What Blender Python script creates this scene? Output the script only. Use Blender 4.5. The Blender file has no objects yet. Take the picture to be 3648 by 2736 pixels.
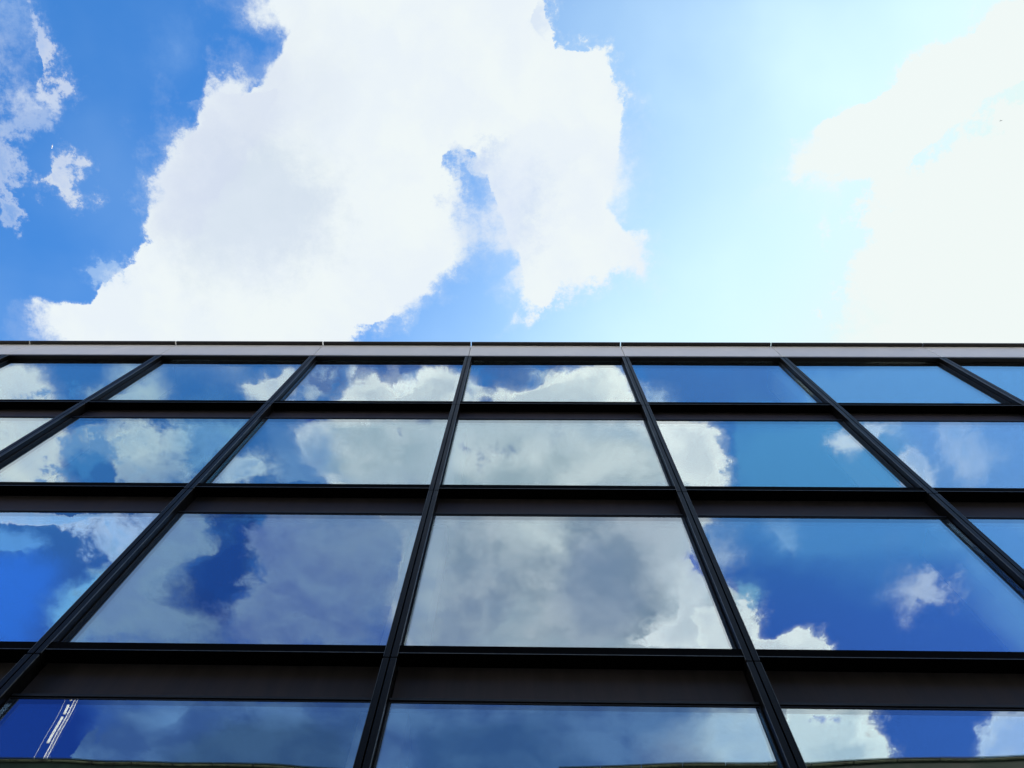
import bpy, bmesh, math, random
from mathutils import Vector, Matrix
R = math.radians
random.seed(7)
S = bpy.context.scene
COL = S.collection

# ------------------------------------------------------------------ camera
cam_data = bpy.data.cameras.new("camera")
cam = bpy.data.objects.new("camera", cam_data)
COL.objects.link(cam)
CAM = Vector((0, 0, 1.6))
right = Vector((0.99979696, 0.00285727, 0.01994679))
up = Vector((-0.00361978, -0.94832585, 0.31727745))
fwd = Vector((-0.0198226, 0.31728523, 0.94812296))
m = Matrix((right, up, -fwd)).transposed().to_4x4()
m.translation = CAM
cam.matrix_world = m
cam_data.sensor_width = 36.0
cam_data.lens = 36.0 * 2738 / 3648
cam_data.clip_start = 0.05
cam_data.clip_end = 5000
S.camera = cam

# ------------------------------------------------------------------ sun and exposure
SUN_EL, SUN_AZ = 52.0, 38.0          # azimuth from +Y (behind the building) towards +X
sl = bpy.data.lights.new("sun", 'SUN')
sl.energy = 4.5
sl.angle = R(0.53)
sl.color = (1.0, 0.95, 0.88)
so = bpy.data.objects.new("sun", sl)
COL.objects.link(so)
sd = Vector((math.sin(R(SUN_AZ)) * math.cos(R(SUN_EL)), math.cos(R(SUN_AZ)) * math.cos(R(SUN_EL)), math.sin(R(SUN_EL))))
so.rotation_euler = sd.to_track_quat('Z', 'Y').to_euler()
S.view_settings.view_transform = 'Standard'
S.view_settings.look = 'None'
S.view_settings.exposure = 0.0
S.view_settings.gamma = 1.0
S.view_settings.use_curve_mapping = False
S.render.engine = 'CYCLES'
S.cycles.max_bounces = 8
S.cycles.transparent_max_bounces = 12
S.cycles.caustics_reflective = False
S.cycles.caustics_refractive = False

# ------------------------------------------------------------------ sky: clear air plus a layer of clouds.
# The clouds lie on a flat layer overhead: a direction (x, y, z) meets it at (x/z, y/z).
CLOUDS = [
  ('bigcloud', [[-0.3236, -0.1726], [-0.3318, -0.1233], [-0.3224, -0.1071], [-0.3011, -0.0978], [-0.3025, -0.0721], [-0.3174, -0.0481], [-0.3401, -0.0492], [-0.35, -0.0619], [-0.3836, -0.0657], [-0.4049, -0.0595], [-0.4147, -0.0463], [-0.4051, -0.0239], [-0.4105, 0.0087], [-0.4403, 0.0131], [-0.46, 0.0352], [-0.4679, 0.0606], [-0.4928, 0.0795], [-0.4873, 0.1098], [-0.4937, 0.1515], [-0.5221, 0.1758], [-0.5427, 0.1882], [-0.5425, 0.2131], [-0.5837, 0.227], [-0.6326, 0.2195], [-0.6552, 0.2227], [-0.668, 0.245], [-0.6669, 0.2807], [-0.6791, 0.358], [-0.3207, 0.3565], [-0.2406, 0.2731], [-0.2297, 0.2525], [-0.2105, 0.2441], [-0.1973, 0.2537], [-0.179, 0.2377], [-0.1482, 0.2408], [-0.138, 0.2188], [-0.1154, 0.1878], [-0.0935, 0.1665], [-0.0666, 0.1816], [-0.0723, 0.1634], [-0.0793, 0.1514], [-0.0646, 0.1395], [-0.0699, 0.0984], [-0.0825, 0.0812], [-0.0733, 0.0641], [-0.0962, 0.0472], [-0.1014, 0.026], [-0.087, 0.0277], [-0.0582, 0.035], [-0.0607, 0.0416], [-0.0667, 0.054], [-0.0517, 0.063], [-0.0647, 0.0726], [-0.0484, 0.0858], [-0.0629, 0.1054], [-0.0513, 0.1229], [-0.0598, 0.1365], [-0.0426, 0.1514], [-0.0204, 0.1562], [-0.0096, 0.1755], [-0.0326, 0.1828], [-0.0047, 0.2111], [-0.0212, 0.2299], [0.0121, 0.2437], [0.023, 0.2235], [0.046, 0.211], [0.0852, 0.1968], [0.1215, 0.1949], [0.1547, 0.1924], [0.1532, 0.1633], [0.1452, 0.1248], [0.1183, 0.1172], [0.1089, 0.1044], [0.1219, 0.0644], [0.1209, 0.042], [0.1109, 0.009], [0.1211, -0.0179], [0.1216, -0.0443], [0.1057, -0.0496], [0.1047, -0.0755], [0.093, -0.0934], [0.0711, -0.0869], [0.0488, -0.0962], [0.0387, -0.1088], [0.0323, -0.0901], [0.0238, -0.1114], [0.0272, -0.1412], [0.0284, -0.1703]], [[-0.0856, -0.0916], [-0.4247, 0.2681], [0.084, 0.1152]], [8.7137, 9.3869, 9.4731], [8.2279, 8.9627, 9.5597], 0.022, 1, 0.085),
  ('greybelly', [[-0.4111, 0.0131], [-0.3458, 0.0023], [-0.2905, 0.03], [-0.2478, 0.081], [-0.2653, 0.1514], [-0.3291, 0.1818], [-0.4036, 0.188], [-0.4618, 0.1636], [-0.4541, 0.1098], [-0.4349, 0.0578]], [[-0.3421, 0.0968]], [6.1721, 7.1569, 8.388], [6.7244, 7.6052, 8.7137], 0.13, 0.8, 0.1),
  ('greyedge', [[-0.4054, -0.0516], [-0.3296, -0.0407], [-0.2914, -0.0824], [-0.2865, -0.0138], [-0.3372, 0.0299], [-0.3903, 0.0808], [-0.434, 0.1395], [-0.4809, 0.1275], [-0.4798, 0.0807], [-0.4419, 0.0241], [-0.4046, 0.0076]], [[-0.3952, 0.0417], [-0.3062, -0.0373]], [6.4448, 7.1569, 8.7137], [6.3076, 7.011, 8.7137], 0.07, 0.55, 0.03),
  ('greyinner', [[-0.0757, 0.0388], [0.0055, 0.0502], [0.0145, 0.087], [-0.0, 0.1336], [-0.018, 0.1634], [-0.066, 0.1454], [-0.0773, 0.1159], [-0.0734, 0.0698]], [[-0.0291, 0.0895]], [4.9102, 6.3076, 8.9627], [7.3046, 8.1485, 9.4731], 0.04, 0.85, 0.12),
  ('greytop', [[0.0098, -0.1413], [0.0289, -0.1412], [0.0265, -0.1114], [0.0212, -0.1014], [0.0046, -0.1115]], [[0.005, -0.1135]], [5.7758, 7.011, 9.131], [5.7758, 7.011, 9.131], 0.03, 0.5, 0.04),
  ('wispleft', [[-0.5938, -0.112], [-0.5817, -0.1017], [-0.5767, -0.0837], [-0.5724, -0.068], [-0.5788, -0.0523], [-0.5927, -0.0459], [-0.6024, -0.055], [-0.5942, -0.0734], [-0.5957, -0.0941]], [[-0.5938, -0.0728]], [6.7954, 7.454, 8.7137], [5.1492, 6.3076, 8.7137], 0.02, 0.85, 0.12),
  ('wispleft2', [[-0.667, -0.1251], [-0.6242, -0.1147], [-0.6172, -0.0942], [-0.6198, -0.0682], [-0.6381, -0.0498], [-0.686, -0.042]], [[-0.6487, -0.08]], [6.105, 7.1569, 8.8792], [3.0499, 4.8515, 8.3077], 0.03, 0.55, 0.14),
  ('wispleft3', [[-0.691, -0.0205], [-0.6383, -0.0214], [-0.6049, -0.0283], [-0.6082, -0.0121], [-0.6256, 0.0015], [-0.6349, 0.0181], [-0.6288, 0.0461], [-0.6622, 0.0632], [-0.6526, 0.1038], [-0.6721, 0.1097], [-0.7088, 0.0574]], [[-0.6841, 0.0185]], [6.3076, 7.3046, 8.9627], [3.0499, 4.8515, 8.3077], 0.03, 0.6, 0.14),
  ('wispleft4', [[-0.6017, 0.0293], [-0.5772, 0.0249], [-0.5666, 0.0378], [-0.575, 0.0604], [-0.5698, 0.0748], [-0.5838, 0.0921], [-0.6014, 0.0892], [-0.6046, 0.0747], [-0.6208, 0.0661], [-0.6031, 0.0519]], [[-0.6025, 0.0545]], [6.8669, 7.6052, 8.7137], [5.1492, 6.3076, 8.7137], 0.02, 0.9, 0.12),
  ('wispleft5', [[-0.5757, 0.182], [-0.5489, 0.1697], [-0.5296, 0.1648], [-0.5412, 0.1789], [-0.5613, 0.1882]], [[-0.5562, 0.1795]], [3.5153, 5.4572, 8.7137], [3.5153, 5.4572, 8.7137], 0.015, 0.8, 0.1),
  ('wispleft6', [[-0.4371, -0.0959], [-0.4216, -0.0984], [-0.4181, -0.083], [-0.4308, -0.0737], [-0.4383, -0.0805]], [[-0.4249, -0.0875]], [2.6225, 4.6778, 8.388], [2.6225, 4.6778, 8.388], 0.03, 0.6, 0.04),
  ('wispleft7', [[-0.6579, -0.1649], [-0.5915, -0.1645], [-0.6024, -0.1247], [-0.6186, -0.1147], [-0.6682, -0.12]], [[-0.6578, -0.164]], [1.8782, 3.9157, 8.0695], [1.8782, 3.9157, 8.0695], 0.05, 0.5, 0.05),
  ('veilcloud', [[0.3176, 0.0675], [0.3258, 0.0535], [0.3268, 0.0259], [0.3426, 0.0016], [0.3731, -0.0021], [0.4041, -0.0212], [0.4248, -0.0317], [0.4521, -0.0524], [0.4537, -0.0663], [0.4774, -0.0815], [0.5019, -0.0965], [0.5208, -0.1114], [0.5252, -0.131], [0.5352, -0.148], [0.6682, -0.1663], [0.6919, -0.0679], [0.5555, -0.0427], [0.531, -0.0112], [0.4952, 0.0074], [0.4723, 0.04], [0.4701, 0.0622], [0.4383, 0.079], [0.4215, 0.0621], [0.4045, 0.0846], [0.3781, 0.0817], [0.3531, 0.0659]], [[0.4825, -0.0387], [0.6348, -0.1238]], [8.7962, 9.4731, 9.3011], [8.7962, 9.4731, 9.3011], 0.022, 0.97, 0.09),
  ('rightmass', [[0.6981, -0.0422], [0.5656, -0.0191], [0.5182, -0.0049], [0.4881, 0.0154], [0.4583, 0.0593], [0.4338, 0.0875], [0.4175, 0.1162], [0.4151, 0.1632], [0.4097, 0.2118], [0.4087, 0.2746], [0.4033, 0.3805], [0.7994, 0.3786]], [[0.6987, 0.1656]], [8.7962, 9.4731, 9.3011], [8.7962, 9.4731, 9.3011], 0.035, 0.97, 0.16),
  ('deepL', [[-1.0007, -0.8679], [-0.7046, -0.8637], [-0.6954, -0.9188], [-0.7505, -1.075], [-1.0553, -1.0806]], [[-0.9577, -0.9225]], [0.1024, 0.5399, 4.3208], [0.1024, 0.5399, 4.3208], 0.09, 0.85, 0.02),
  ('deepL3', [[-0.9328, -0.6033], [-0.7488, -0.6016], [-0.7127, -0.6332], [-0.731, -0.6905], [-0.7846, -0.776], [-0.9777, -0.7784]], [[-0.8205, -0.7364]], [0.5312, 2.9158, 12.8014], [0.5312, 2.9158, 12.8014], 0.09, 0.8, 0.03),
  ('vr2', [[0.2887, -0.3777], [0.5229, -0.3766], [0.5603, -0.4888], [0.2988, -0.4907]], [[0.3025, -0.4887]], [1.3486, 4.7882, 9.3307], [1.3486, 4.7882, 9.3307], 0.1, 0.75, 0.02),
  ('vr3', [[0.2818, -0.524], [0.7032, -0.5208], [0.7169, -0.5884], [0.5194, -0.6096], [0.3004, -0.5844]], [[0.5104, -0.5238], [0.6727, -0.5373]], [1.3121, 4.4211, 10.0997], [1.3121, 4.4211, 10.0997], 0.12, 0.8, 0.03),
  ('vr4s', [[-0.4755, -0.5222], [-0.3801, -0.5215], [-0.405, -0.6064], [-0.4148, -0.6504], [-0.4503, -0.7124], [-0.4841, -0.7809], [-0.5488, -0.7219], [-0.5481, -0.668], [-0.4929, -0.6271], [-0.4659, -0.5912]], [[-0.4287, -0.5875]], [0.1213, 0.4642, 2.7756], [0.2071, 0.9659, 4.6264], 0.14, 0.95, 0.16),
  ('vr1', [[0.3625, -0.3006], [0.8411, -0.2991], [0.8565, -0.3582], [0.3945, -0.3602]], [[0.4546, -0.3581], [0.396, -0.3592]], [1.8513, 4.827, 9.7685], [1.8513, 4.827, 9.7685], 0.1, 0.8, 0.02),
  ('vr1b', [[0.1572, -0.3012], [0.3501, -0.3006], [0.369, -0.3576], [0.1792, -0.3584]], [[0.1824, -0.3574]], [0.8955, 2.3691, 6.4364], [0.8955, 2.3691, 6.4364], 0.06, 0.6, 0.02),
  ('r1left', [[-0.9213, -0.3047], [-0.6727, -0.3065], [-0.6717, -0.3273], [-0.6662, -0.3456], [-0.6663, -0.3662], [-0.6562, -0.3926], [-0.6583, -0.428], [-0.6678, -0.4642], [-0.6441, -0.4898], [-0.9731, -0.4921]], [[-0.8225, -0.4158]], [9.0679, 10.3614, 10.8151], [7.1318, 8.6589, 10.1388], 0.022, 0.96, 0.04),
  ('r1a', [[-0.5654, -0.3049], [-0.5269, -0.3047], [-0.5313, -0.3167], [-0.5468, -0.3289], [-0.5699, -0.3317]], [[-0.5444, -0.3184]], [4.8144, 7.0278, 9.1175], [4.8144, 7.0278, 9.1175], 0.04, 0.8, 0.04),
  ('r1b', [[-0.5368, -0.3268], [-0.5194, -0.3187], [-0.5077, -0.3267], [-0.5031, -0.3436], [-0.5125, -0.3587], [-0.6226, -0.3715], [-0.6052, -0.3474], [-0.5666, -0.3507]], [[-0.5497, -0.3545], [-0.6084, -0.3688]], [6.0781, 8.318, 9.3302], [4.2364, 6.4936, 8.8156], 0.03, 0.75, 0.05),
  ('r1c', [[-0.4342, -0.3064], [-0.3862, -0.3063], [-0.3909, -0.3196], [-0.4078, -0.3264], [-0.4265, -0.3217]], [[-0.4017, -0.3066]], [3.0084, 4.8851, 8.2477], [3.0084, 4.8851, 8.2477], 0.04, 0.6, 0.05),
  ('r1d', [[-0.3942, -0.331], [-0.369, -0.3242], [-0.3502, -0.3161], [-0.3224, -0.3061], [-0.3084, -0.306], [-0.3182, -0.3294], [-0.348, -0.3703], [-0.3729, -0.3608], [-0.3879, -0.3499]], [[-0.3476, -0.3267]], [8.6236, 9.8786, 10.771], [5.7511, 7.2835, 9.4492], 0.02, 0.95, 0.05),
  ('r1e', [[-0.2995, -0.336], [-0.2911, -0.3126], [-0.2777, -0.3039], [-0.2556, -0.3059], [-0.2608, -0.3158], [-0.2716, -0.3239], [-0.2795, -0.3427], [-0.2855, -0.3604], [-0.3003, -0.3605]], [[-0.2791, -0.3212]], [7.4899, 9.0587, 10.1286], [3.6632, 5.379, 8.45], 0.025, 0.8, 0.06),
  ('r1f', [[-0.2492, -0.3058], [-0.2143, -0.3057], [-0.196, -0.3189], [-0.1857, -0.3056], [-0.1731, -0.3056], [-0.1676, -0.3235], [-0.1702, -0.3389], [-0.1566, -0.3355], [-0.1532, -0.3155], [-0.1415, -0.3088], [-0.1004, -0.3073], [-0.0974, -0.3153], [-0.0816, -0.3165], [-0.0742, -0.3252], [-0.0629, -0.3365], [-0.0501, -0.3324], [-0.0406, -0.3297], [-0.0298, -0.3364], [-0.0171, -0.3417], [0.007, -0.3322], [0.0133, -0.3248], [0.0246, -0.3148], [0.0354, -0.3228], [0.0541, -0.3081], [0.1074, -0.3067], [0.1296, -0.3132], [0.1323, -0.3311], [0.1455, -0.3444], [0.1543, -0.368], [0.1999, -0.3849], [0.2402, -0.3847], [0.2457, -0.3985], [0.2545, -0.4047], [0.2656, -0.406], [0.2744, -0.4193], [0.2787, -0.4404], [0.275, -0.4583], [0.2787, -0.4872], [0.2425, -0.5318], [0.2661, -0.5353], [0.2606, -0.5504], [0.2452, -0.5696], [0.2514, -0.6082], [0.2812, -0.6394], [0.3026, -0.6488], [0.3218, -0.6711], [0.3512, -0.6886], [0.3685, -0.695], [0.3668, -0.7197], [0.356, -0.7382], [0.3716, -0.7531], [0.391, -0.7361], [0.4123, -0.7258], [0.4285, -0.7273], [0.4377, -0.7456], [0.4734, -0.7773], [0.5088, -0.8288], [0.538, -0.8728], [0.5549, -0.8997], [0.5775, -0.9287], [0.5954, -0.9733], [0.6147, -1.05], [0.4253, -1.0535], [0.3687, -0.8663], [0.3046, -0.7967], [-0.172, -0.803], [-0.2093, -0.6849], [-0.1892, -0.5656], [-0.2405, -0.513], [-0.3001, -0.4985], [-0.2898, -0.4546], [-0.3521, -0.4121], [-0.315, -0.4014], [-0.2915, -0.3943], [-0.2706, -0.3768], [-0.2402, -0.3602], [-0.2362, -0.3291]], [[0.2378, -0.6859], [0.3525, -0.8], [-0.1719, -0.5591]], [12.6344, 13.7344, 14.0178], [6.0255, 7.8151, 9.5363], 0.02, 0.98, 0.045),
  ('r1g', [[-0.0089, -0.315], [0.0037, -0.307], [0.0289, -0.3069], [0.0259, -0.3182], [0.0133, -0.3228]], [[0.0103, -0.3137]], [8.4257, 9.9897, 10.5458], [8.4257, 9.9897, 10.5458], 0.03, 0.7, 0.05),
  ('r1h', [[0.1716, -0.3584], [0.1735, -0.3476], [0.1817, -0.3463], [0.1916, -0.353], [0.1997, -0.361], [0.1863, -0.3713]], [[0.1902, -0.3632]], [6.3746, 8.7237, 11.5127], [6.3746, 8.7237, 11.5127], 0.02, 0.7, 0.05),
  ('hole1', [[-0.0748, -0.3595], [-0.0663, -0.3486], [-0.0535, -0.3452], [-0.0504, -0.3519], [-0.0569, -0.3608]], [[-0.064, -0.3531]], [0.5415, 1.6567, 5.1775], [0.5415, 1.6567, 5.1775], 0.02, 0.8, 0.05),
  ('hole2', [[0.1457, -0.3886], [0.1615, -0.3851], [0.1655, -0.3989], [0.1556, -0.3955]], [[0.1608, -0.3952], [0.1487, -0.3905]], [5.3407, 6.5888, 9.5563], [5.3407, 6.5888, 9.5563], 0.02, 0.7, 0.05),
  ('grey2', [[-0.0996, -0.4003], [-0.0249, -0.3895], [0.0721, -0.4029], [0.17, -0.4234], [0.2061, -0.484], [-0.1185, -0.4862]], [[-0.0415, -0.483], [-0.113, -0.4846]], [4.7608, 6.3816, 7.6839], [9.5691, 10.8415, 11.4506], 0.05, 0.92, 0.06),
  ('grey1', [[-0.2844, -0.3873], [-0.1122, -0.3864], [-0.1352, -0.4863], [-0.2922, -0.4837], [-0.3284, -0.4404]], [[-0.2332, -0.4118]], [4.036, 5.8425, 7.4588], [7.8496, 9.3098, 10.4428], 0.05, 0.92, 0.06),
  ('grey3', [[-0.1603, -0.5274], [0.2286, -0.5244], [0.2474, -0.6004], [0.2184, -0.6803], [0.1881, -0.7639], [-0.1922, -0.7686], [-0.1792, -0.644]], [[0.1804, -0.5285]], [3.2254, 4.6176, 6.495], [7.8879, 8.9807, 10.4025], 0.06, 0.96, 0.05),
  ('darker3', [[-0.1306, -0.6515], [-0.0677, -0.6429], [-0.0191, -0.6828], [-0.0193, -0.7579], [-0.1703, -0.764]], [[-0.1267, -0.7599]], [2.5834, 3.8319, 7.2321], [3.2981, 4.7217, 7.4355], 0.08, 0.6, 0.03),
  ('darker3b', [[0.0698, -0.5865], [0.1646, -0.5779], [0.1836, -0.6807], [0.1378, -0.756], [0.0666, -0.7569], [0.0439, -0.674]], [[0.1102, -0.6416]], [3.135, 4.5127, 7.349], [3.135, 4.5127, 7.349], 0.1, 0.6, 0.03),
  ('bright3', [[-0.0255, -0.5376], [0.0351, -0.5371], [0.0524, -0.5636], [0.0462, -0.5984], [0.0085, -0.5909], [-0.0188, -0.5642]], [[0.0154, -0.56]], [12.1397, 13.3715, 13.9414], [7.482, 9.0757, 10.2391], 0.06, 0.8, 0.06),
  ('bright3b', [[-0.0694, -0.7585], [-0.0049, -0.7577], [0.002, -0.7073], [-0.0051, -0.6664], [-0.0297, -0.7076]], [[-0.0222, -0.7023]], [6.9881, 8.7953, 10.3432], [6.9881, 8.7953, 10.3432], 0.06, 0.5, 0.06),
  ('bright3c', [[0.145, -0.7559], [0.1867, -0.7385], [0.2329, -0.6883], [0.2022, -0.6402], [0.2062, -0.593], [0.261, -0.6003], [0.3301, -0.7621]], [[0.2736, -0.7019], [0.2391, -0.7564]], [13.754, 14.7986, 15.888], [9.5348, 11.0119, 12.7538], 0.05, 0.95, 0.1),
  ('blue3hole', [[0.2438, -0.5966], [0.261, -0.6003], [0.2709, -0.6395], [0.2528, -0.6278]], [[0.2575, -0.6206], [0.2456, -0.6002]], [0.5978, 1.8373, 8.6706], [0.5978, 1.8373, 8.6706], 0.02, 0.9, 0.05),
  ('dim3', [[-0.3805, -0.5253], [-0.1534, -0.5236], [-0.1722, -0.6439], [-0.2143, -0.7775], [-0.4694, -0.7807], [-0.4571, -0.7208], [-0.4393, -0.6791], [-0.4143, -0.6463], [-0.4064, -0.6064], [-0.4159, -0.5675], [-0.3932, -0.5481]], [[-0.3141, -0.663]], [1.6263, 2.8064, 6.9315], [2.9219, 4.6777, 8.1492], 0.05, 0.97, 0.12),
  ('dim3b', [[-0.2964, -0.536], [-0.1606, -0.5349], [-0.1766, -0.5887], [-0.29, -0.6291]], [[-0.2251, -0.5732]], [3.5866, 5.3551, 7.7521], [3.5866, 5.3551, 7.7521], 0.12, 0.7, 0.03),
  ('dim4', [[-0.6692, -0.8768], [-0.5484, -0.8751], [-0.2491, -0.8708], [-0.1748, -0.8697], [0.0835, -0.866], [0.3541, -0.8665], [0.4329, -1.0534], [-0.8144, -1.0762], [-0.73, -1.0052], [-0.6965, -0.947]], [[-0.4973, -1.0691], [-0.8144, -1.0762]], [0.766, 1.882, 5.4916], [1.7893, 3.7533, 7.8411], 0.05, 0.97, 0.04),
  ('dim4b', [[-0.4934, -0.9157], [-0.2667, -0.9122], [-0.3066, -1.047], [-0.6519, -1.0532], [-0.5594, -0.9543]], [[-0.4364, -1.0221]], [0.5615, 1.4448, 3.3433], [0.5615, 1.4448, 3.3433], 0.06, 0.7, 0.03),
  ('dim4c', [[-0.1765, -0.9109], [0.0471, -0.8891], [0.1261, -1.0392], [-0.1822, -1.0448]], [[-0.1404, -1.0395]], [0.6174, 1.8128, 4.6345], [0.6174, 1.8128, 4.6345], 0.06, 0.6, 0.03),
  ('spot4', [[-0.6064, -0.8851], [-0.571, -0.8754], [-0.5428, -0.8887], [-0.5618, -0.9167], [-0.5975, -0.9266]], [[-0.5697, -0.9127]], [2.541, 5.3483, 10.539], [2.541, 5.3483, 10.539], 0.06, 0.7, 0.04),
  ('lit4', [[0.289, -0.872], [0.3837, -0.8706], [0.4329, -1.0534], [0.3262, -1.0553], [0.272, -0.941]], [[0.392, -0.9583]], [9.7129, 12.9216, 15.3625], [6.8232, 9.96, 13.658], 0.08, 0.9, 0.04),
  ('r2a', [[-0.6476, -0.3996], [-0.6125, -0.3889], [-0.5873, -0.3957], [-0.5334, -0.3885], [-0.4954, -0.3988], [-0.4862, -0.427], [-0.4956, -0.4704], [-0.5416, -0.4854], [-0.5897, -0.4894], [-0.5909, -0.4564], [-0.5961, -0.4277], [-0.6268, -0.4314], [-0.6509, -0.4173]], [[-0.5895, -0.4159]], [7.1286, 9.1084, 10.2057], [5.2701, 7.502, 9.5385], 0.04, 0.95, 0.14),
  ('r2b', [[-0.4878, -0.3918], [-0.402, -0.3879], [-0.4198, -0.4267], [-0.4643, -0.4629], [-0.5, -0.4778]], [[-0.4402, -0.4321]], [2.8461, 6.1747, 9.6962], [1.8799, 4.6065, 9.0446], 0.06, 0.8, 0.07),
  ('r2c', [[-0.45, -0.4556], [-0.4219, -0.4446], [-0.4014, -0.4394], [-0.3824, -0.4479], [-0.3631, -0.455], [-0.375, -0.4733], [-0.4061, -0.4808], [-0.4479, -0.4922]], [[-0.4102, -0.477], [-0.3823, -0.451]], [6.3637, 8.7825, 11.0516], [3.4001, 5.9337, 9.8791], 0.03, 0.9, 0.06),
  ('r2d', [[-0.3624, -0.4157], [-0.3183, -0.4014], [-0.2727, -0.4047], [-0.2724, -0.4873], [-0.3594, -0.4842], [-0.3491, -0.4477]], [[-0.312, -0.4858]], [2.4893, 5.0151, 9.2592], [1.7548, 4.0141, 8.4117], 0.06, 0.75, 0.07),
  ('r2hole', [[-0.3236, -0.3875], [-0.2843, -0.3859], [-0.2915, -0.3943], [-0.3151, -0.4028]], [[-0.3096, -0.3873], [-0.2903, -0.3893]], [0.336, 1.1233, 6.0934], [0.336, 1.1233, 6.0934], 0.02, 0.8, 0.04),
  ('r2e', [[0.43, -0.4149], [0.4379, -0.4024], [0.4554, -0.3906], [0.4734, -0.3836], [0.5051, -0.3835], [0.505, -0.4041], [0.4838, -0.4111], [0.4609, -0.4301], [0.4382, -0.4289]], [[0.472, -0.4032]], [8.8615, 10.6218, 12.828], [6.0497, 8.6544, 11.8175], 0.03, 0.85, 0.05),
  ('r2f', [[0.5168, -0.439], [0.5268, -0.4214], [0.5497, -0.4247], [0.5699, -0.4493], [0.5869, -0.4923], [0.5588, -0.4998], [0.532, -0.4746]], [[0.5608, -0.4612]], [10.8154, 12.0386, 13.7442], [7.1213, 9.1221, 12.0386], 0.03, 0.95, 0.08),
  ('r2g', [[0.5693, -0.39], [0.6021, -0.3967], [0.6395, -0.4103], [0.6533, -0.4488], [0.6368, -0.4811], [0.6064, -0.4741], [0.6065, -0.4384], [0.5797, -0.4316]], [[0.6163, -0.4131]], [9.9624, 11.356, 13.3817], [5.6537, 8.0685, 11.8443], 0.035, 0.92, 0.08),
  ('veilR', [[0.4725, -0.3768], [0.8608, -0.375], [0.9629, -0.5188], [0.938, -0.6725], [0.7518, -0.5958], [0.5674, -0.4924]], [[0.8465, -0.38]], [3.2136, 6.2358, 11.6788], [2.4556, 5.4101, 11.1889], 0.12, 0.7, 0.03),
  ('veilR3', [[0.5998, -0.529], [0.8352, -0.5271], [0.9635, -0.7711], [0.7652, -0.7567], [0.6973, -0.6591]], [[0.8341, -0.6719]], [2.2538, 5.8765, 11.7629], [1.5457, 4.6682, 11.1287], 0.12, 0.75, 0.03),
  ('r3s', [[0.558, -0.6406], [0.5792, -0.6246], [0.6025, -0.6221], [0.6278, -0.632], [0.6334, -0.6637], [0.6111, -0.6728], [0.5911, -0.6682], [0.5835, -0.6885], [0.5658, -0.6685]], [[0.5874, -0.6615]], [9.5119, 10.9544, 13.627], [5.2042, 7.367, 12.5171], 0.035, 0.85, 0.08),
  ('r3t', [[0.3534, -0.5421], [0.3771, -0.5457], [0.3934, -0.5607], [0.3893, -0.5837], [0.3729, -0.5685]], [[0.3778, -0.5675], [0.3765, -0.5576]], [3.9787, 7.2999, 12.2374], [1.9836, 5.0879, 11.2057], 0.035, 0.8, 0.06),
  ('r3u', [[0.2691, -0.5732], [0.2899, -0.5807], [0.2983, -0.5999], [0.2905, -0.6274], [0.2724, -0.6158]], [[0.273, -0.6063]], [7.5295, 9.7085, 12.8969], [7.5295, 9.7085, 12.8969], 0.03, 0.8, 0.06),
  ('r3v', [[0.3124, -0.6431], [0.3326, -0.6389], [0.3486, -0.6627], [0.351, -0.687], [0.3225, -0.6792]], [[0.3255, -0.6723]], [2.9019, 6.7333, 10.5776], [2.9019, 6.7333, 10.5776], 0.02, 0.8, 0.05),
  ('r3left', [[-0.8462, -0.5364], [-0.5387, -0.534], [-0.5543, -0.5687], [-0.6215, -0.6811], [-0.6249, -0.6163], [-0.6566, -0.5969], [-0.6649, -0.5657], [-0.7098, -0.5468], [-0.8508, -0.5556]], [[-0.6234, -0.5365]], [7.0834, 9.4672, 13.7514], [3.5359, 7.0834, 13.1987], 0.04, 0.95, 0.16),
  ('r3left2', [[-0.8246, -0.5632], [-0.7415, -0.5663], [-0.719, -0.5935], [-0.7504, -0.6096], [-0.8308, -0.5905]], [[-0.7645, -0.5993]], [2.1284, 6.0964, 13.3112], [2.1284, 6.0964, 13.3112], 0.05, 0.7, 0.06),
  ('r3left3', [[-0.715, -0.6821], [-0.6602, -0.6569], [-0.6148, -0.6403], [-0.6797, -0.766], [-0.755, -0.7756]], [[-0.6718, -0.7183], [-0.6195, -0.6448]], [2.8336, 7.5474, 13.6308], [2.8336, 7.5474, 13.6308], 0.04, 0.85, 0.06),
  ('p2cloud', [[-0.521, -0.5301], [-0.4739, -0.5358], [-0.4698, -0.5679], [-0.4878, -0.6151], [-0.5246, -0.6274], [-0.544, -0.6639], [-0.5631, -0.697], [-0.5265, -0.7174], [-0.4879, -0.7254], [-0.4841, -0.7809], [-0.7345, -0.784], [-0.6388, -0.6567]], [[-0.6538, -0.6894], [-0.6179, -0.6549]], [3.2482, 5.4227, 8.2702], [2.5547, 4.3274, 7.8499], 0.05, 0.96, 0.12),
  ('p4right', [[0.7284, -0.8745], [0.7813, -0.8692], [0.917, -0.8672], [0.9595, -1.0437], [0.7352, -1.0478], [0.7229, -0.9338], [0.7076, -0.9065], [0.7294, -0.8989]], [[0.8058, -1.0448]], [9.5315, 12.3657, 16.6099], [5.6146, 8.8323, 15.3226], 0.025, 0.95, 0.05),
  ('p4hole', [[0.4465, -0.8787], [0.4791, -0.8782], [0.4734, -0.89], [0.459, -0.8921]], [[0.4625, -0.8787]], [3.4093, 4.8809, 10.6078], [3.4093, 4.8809, 10.6078], 0.02, 0.6, 0.06),
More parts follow.
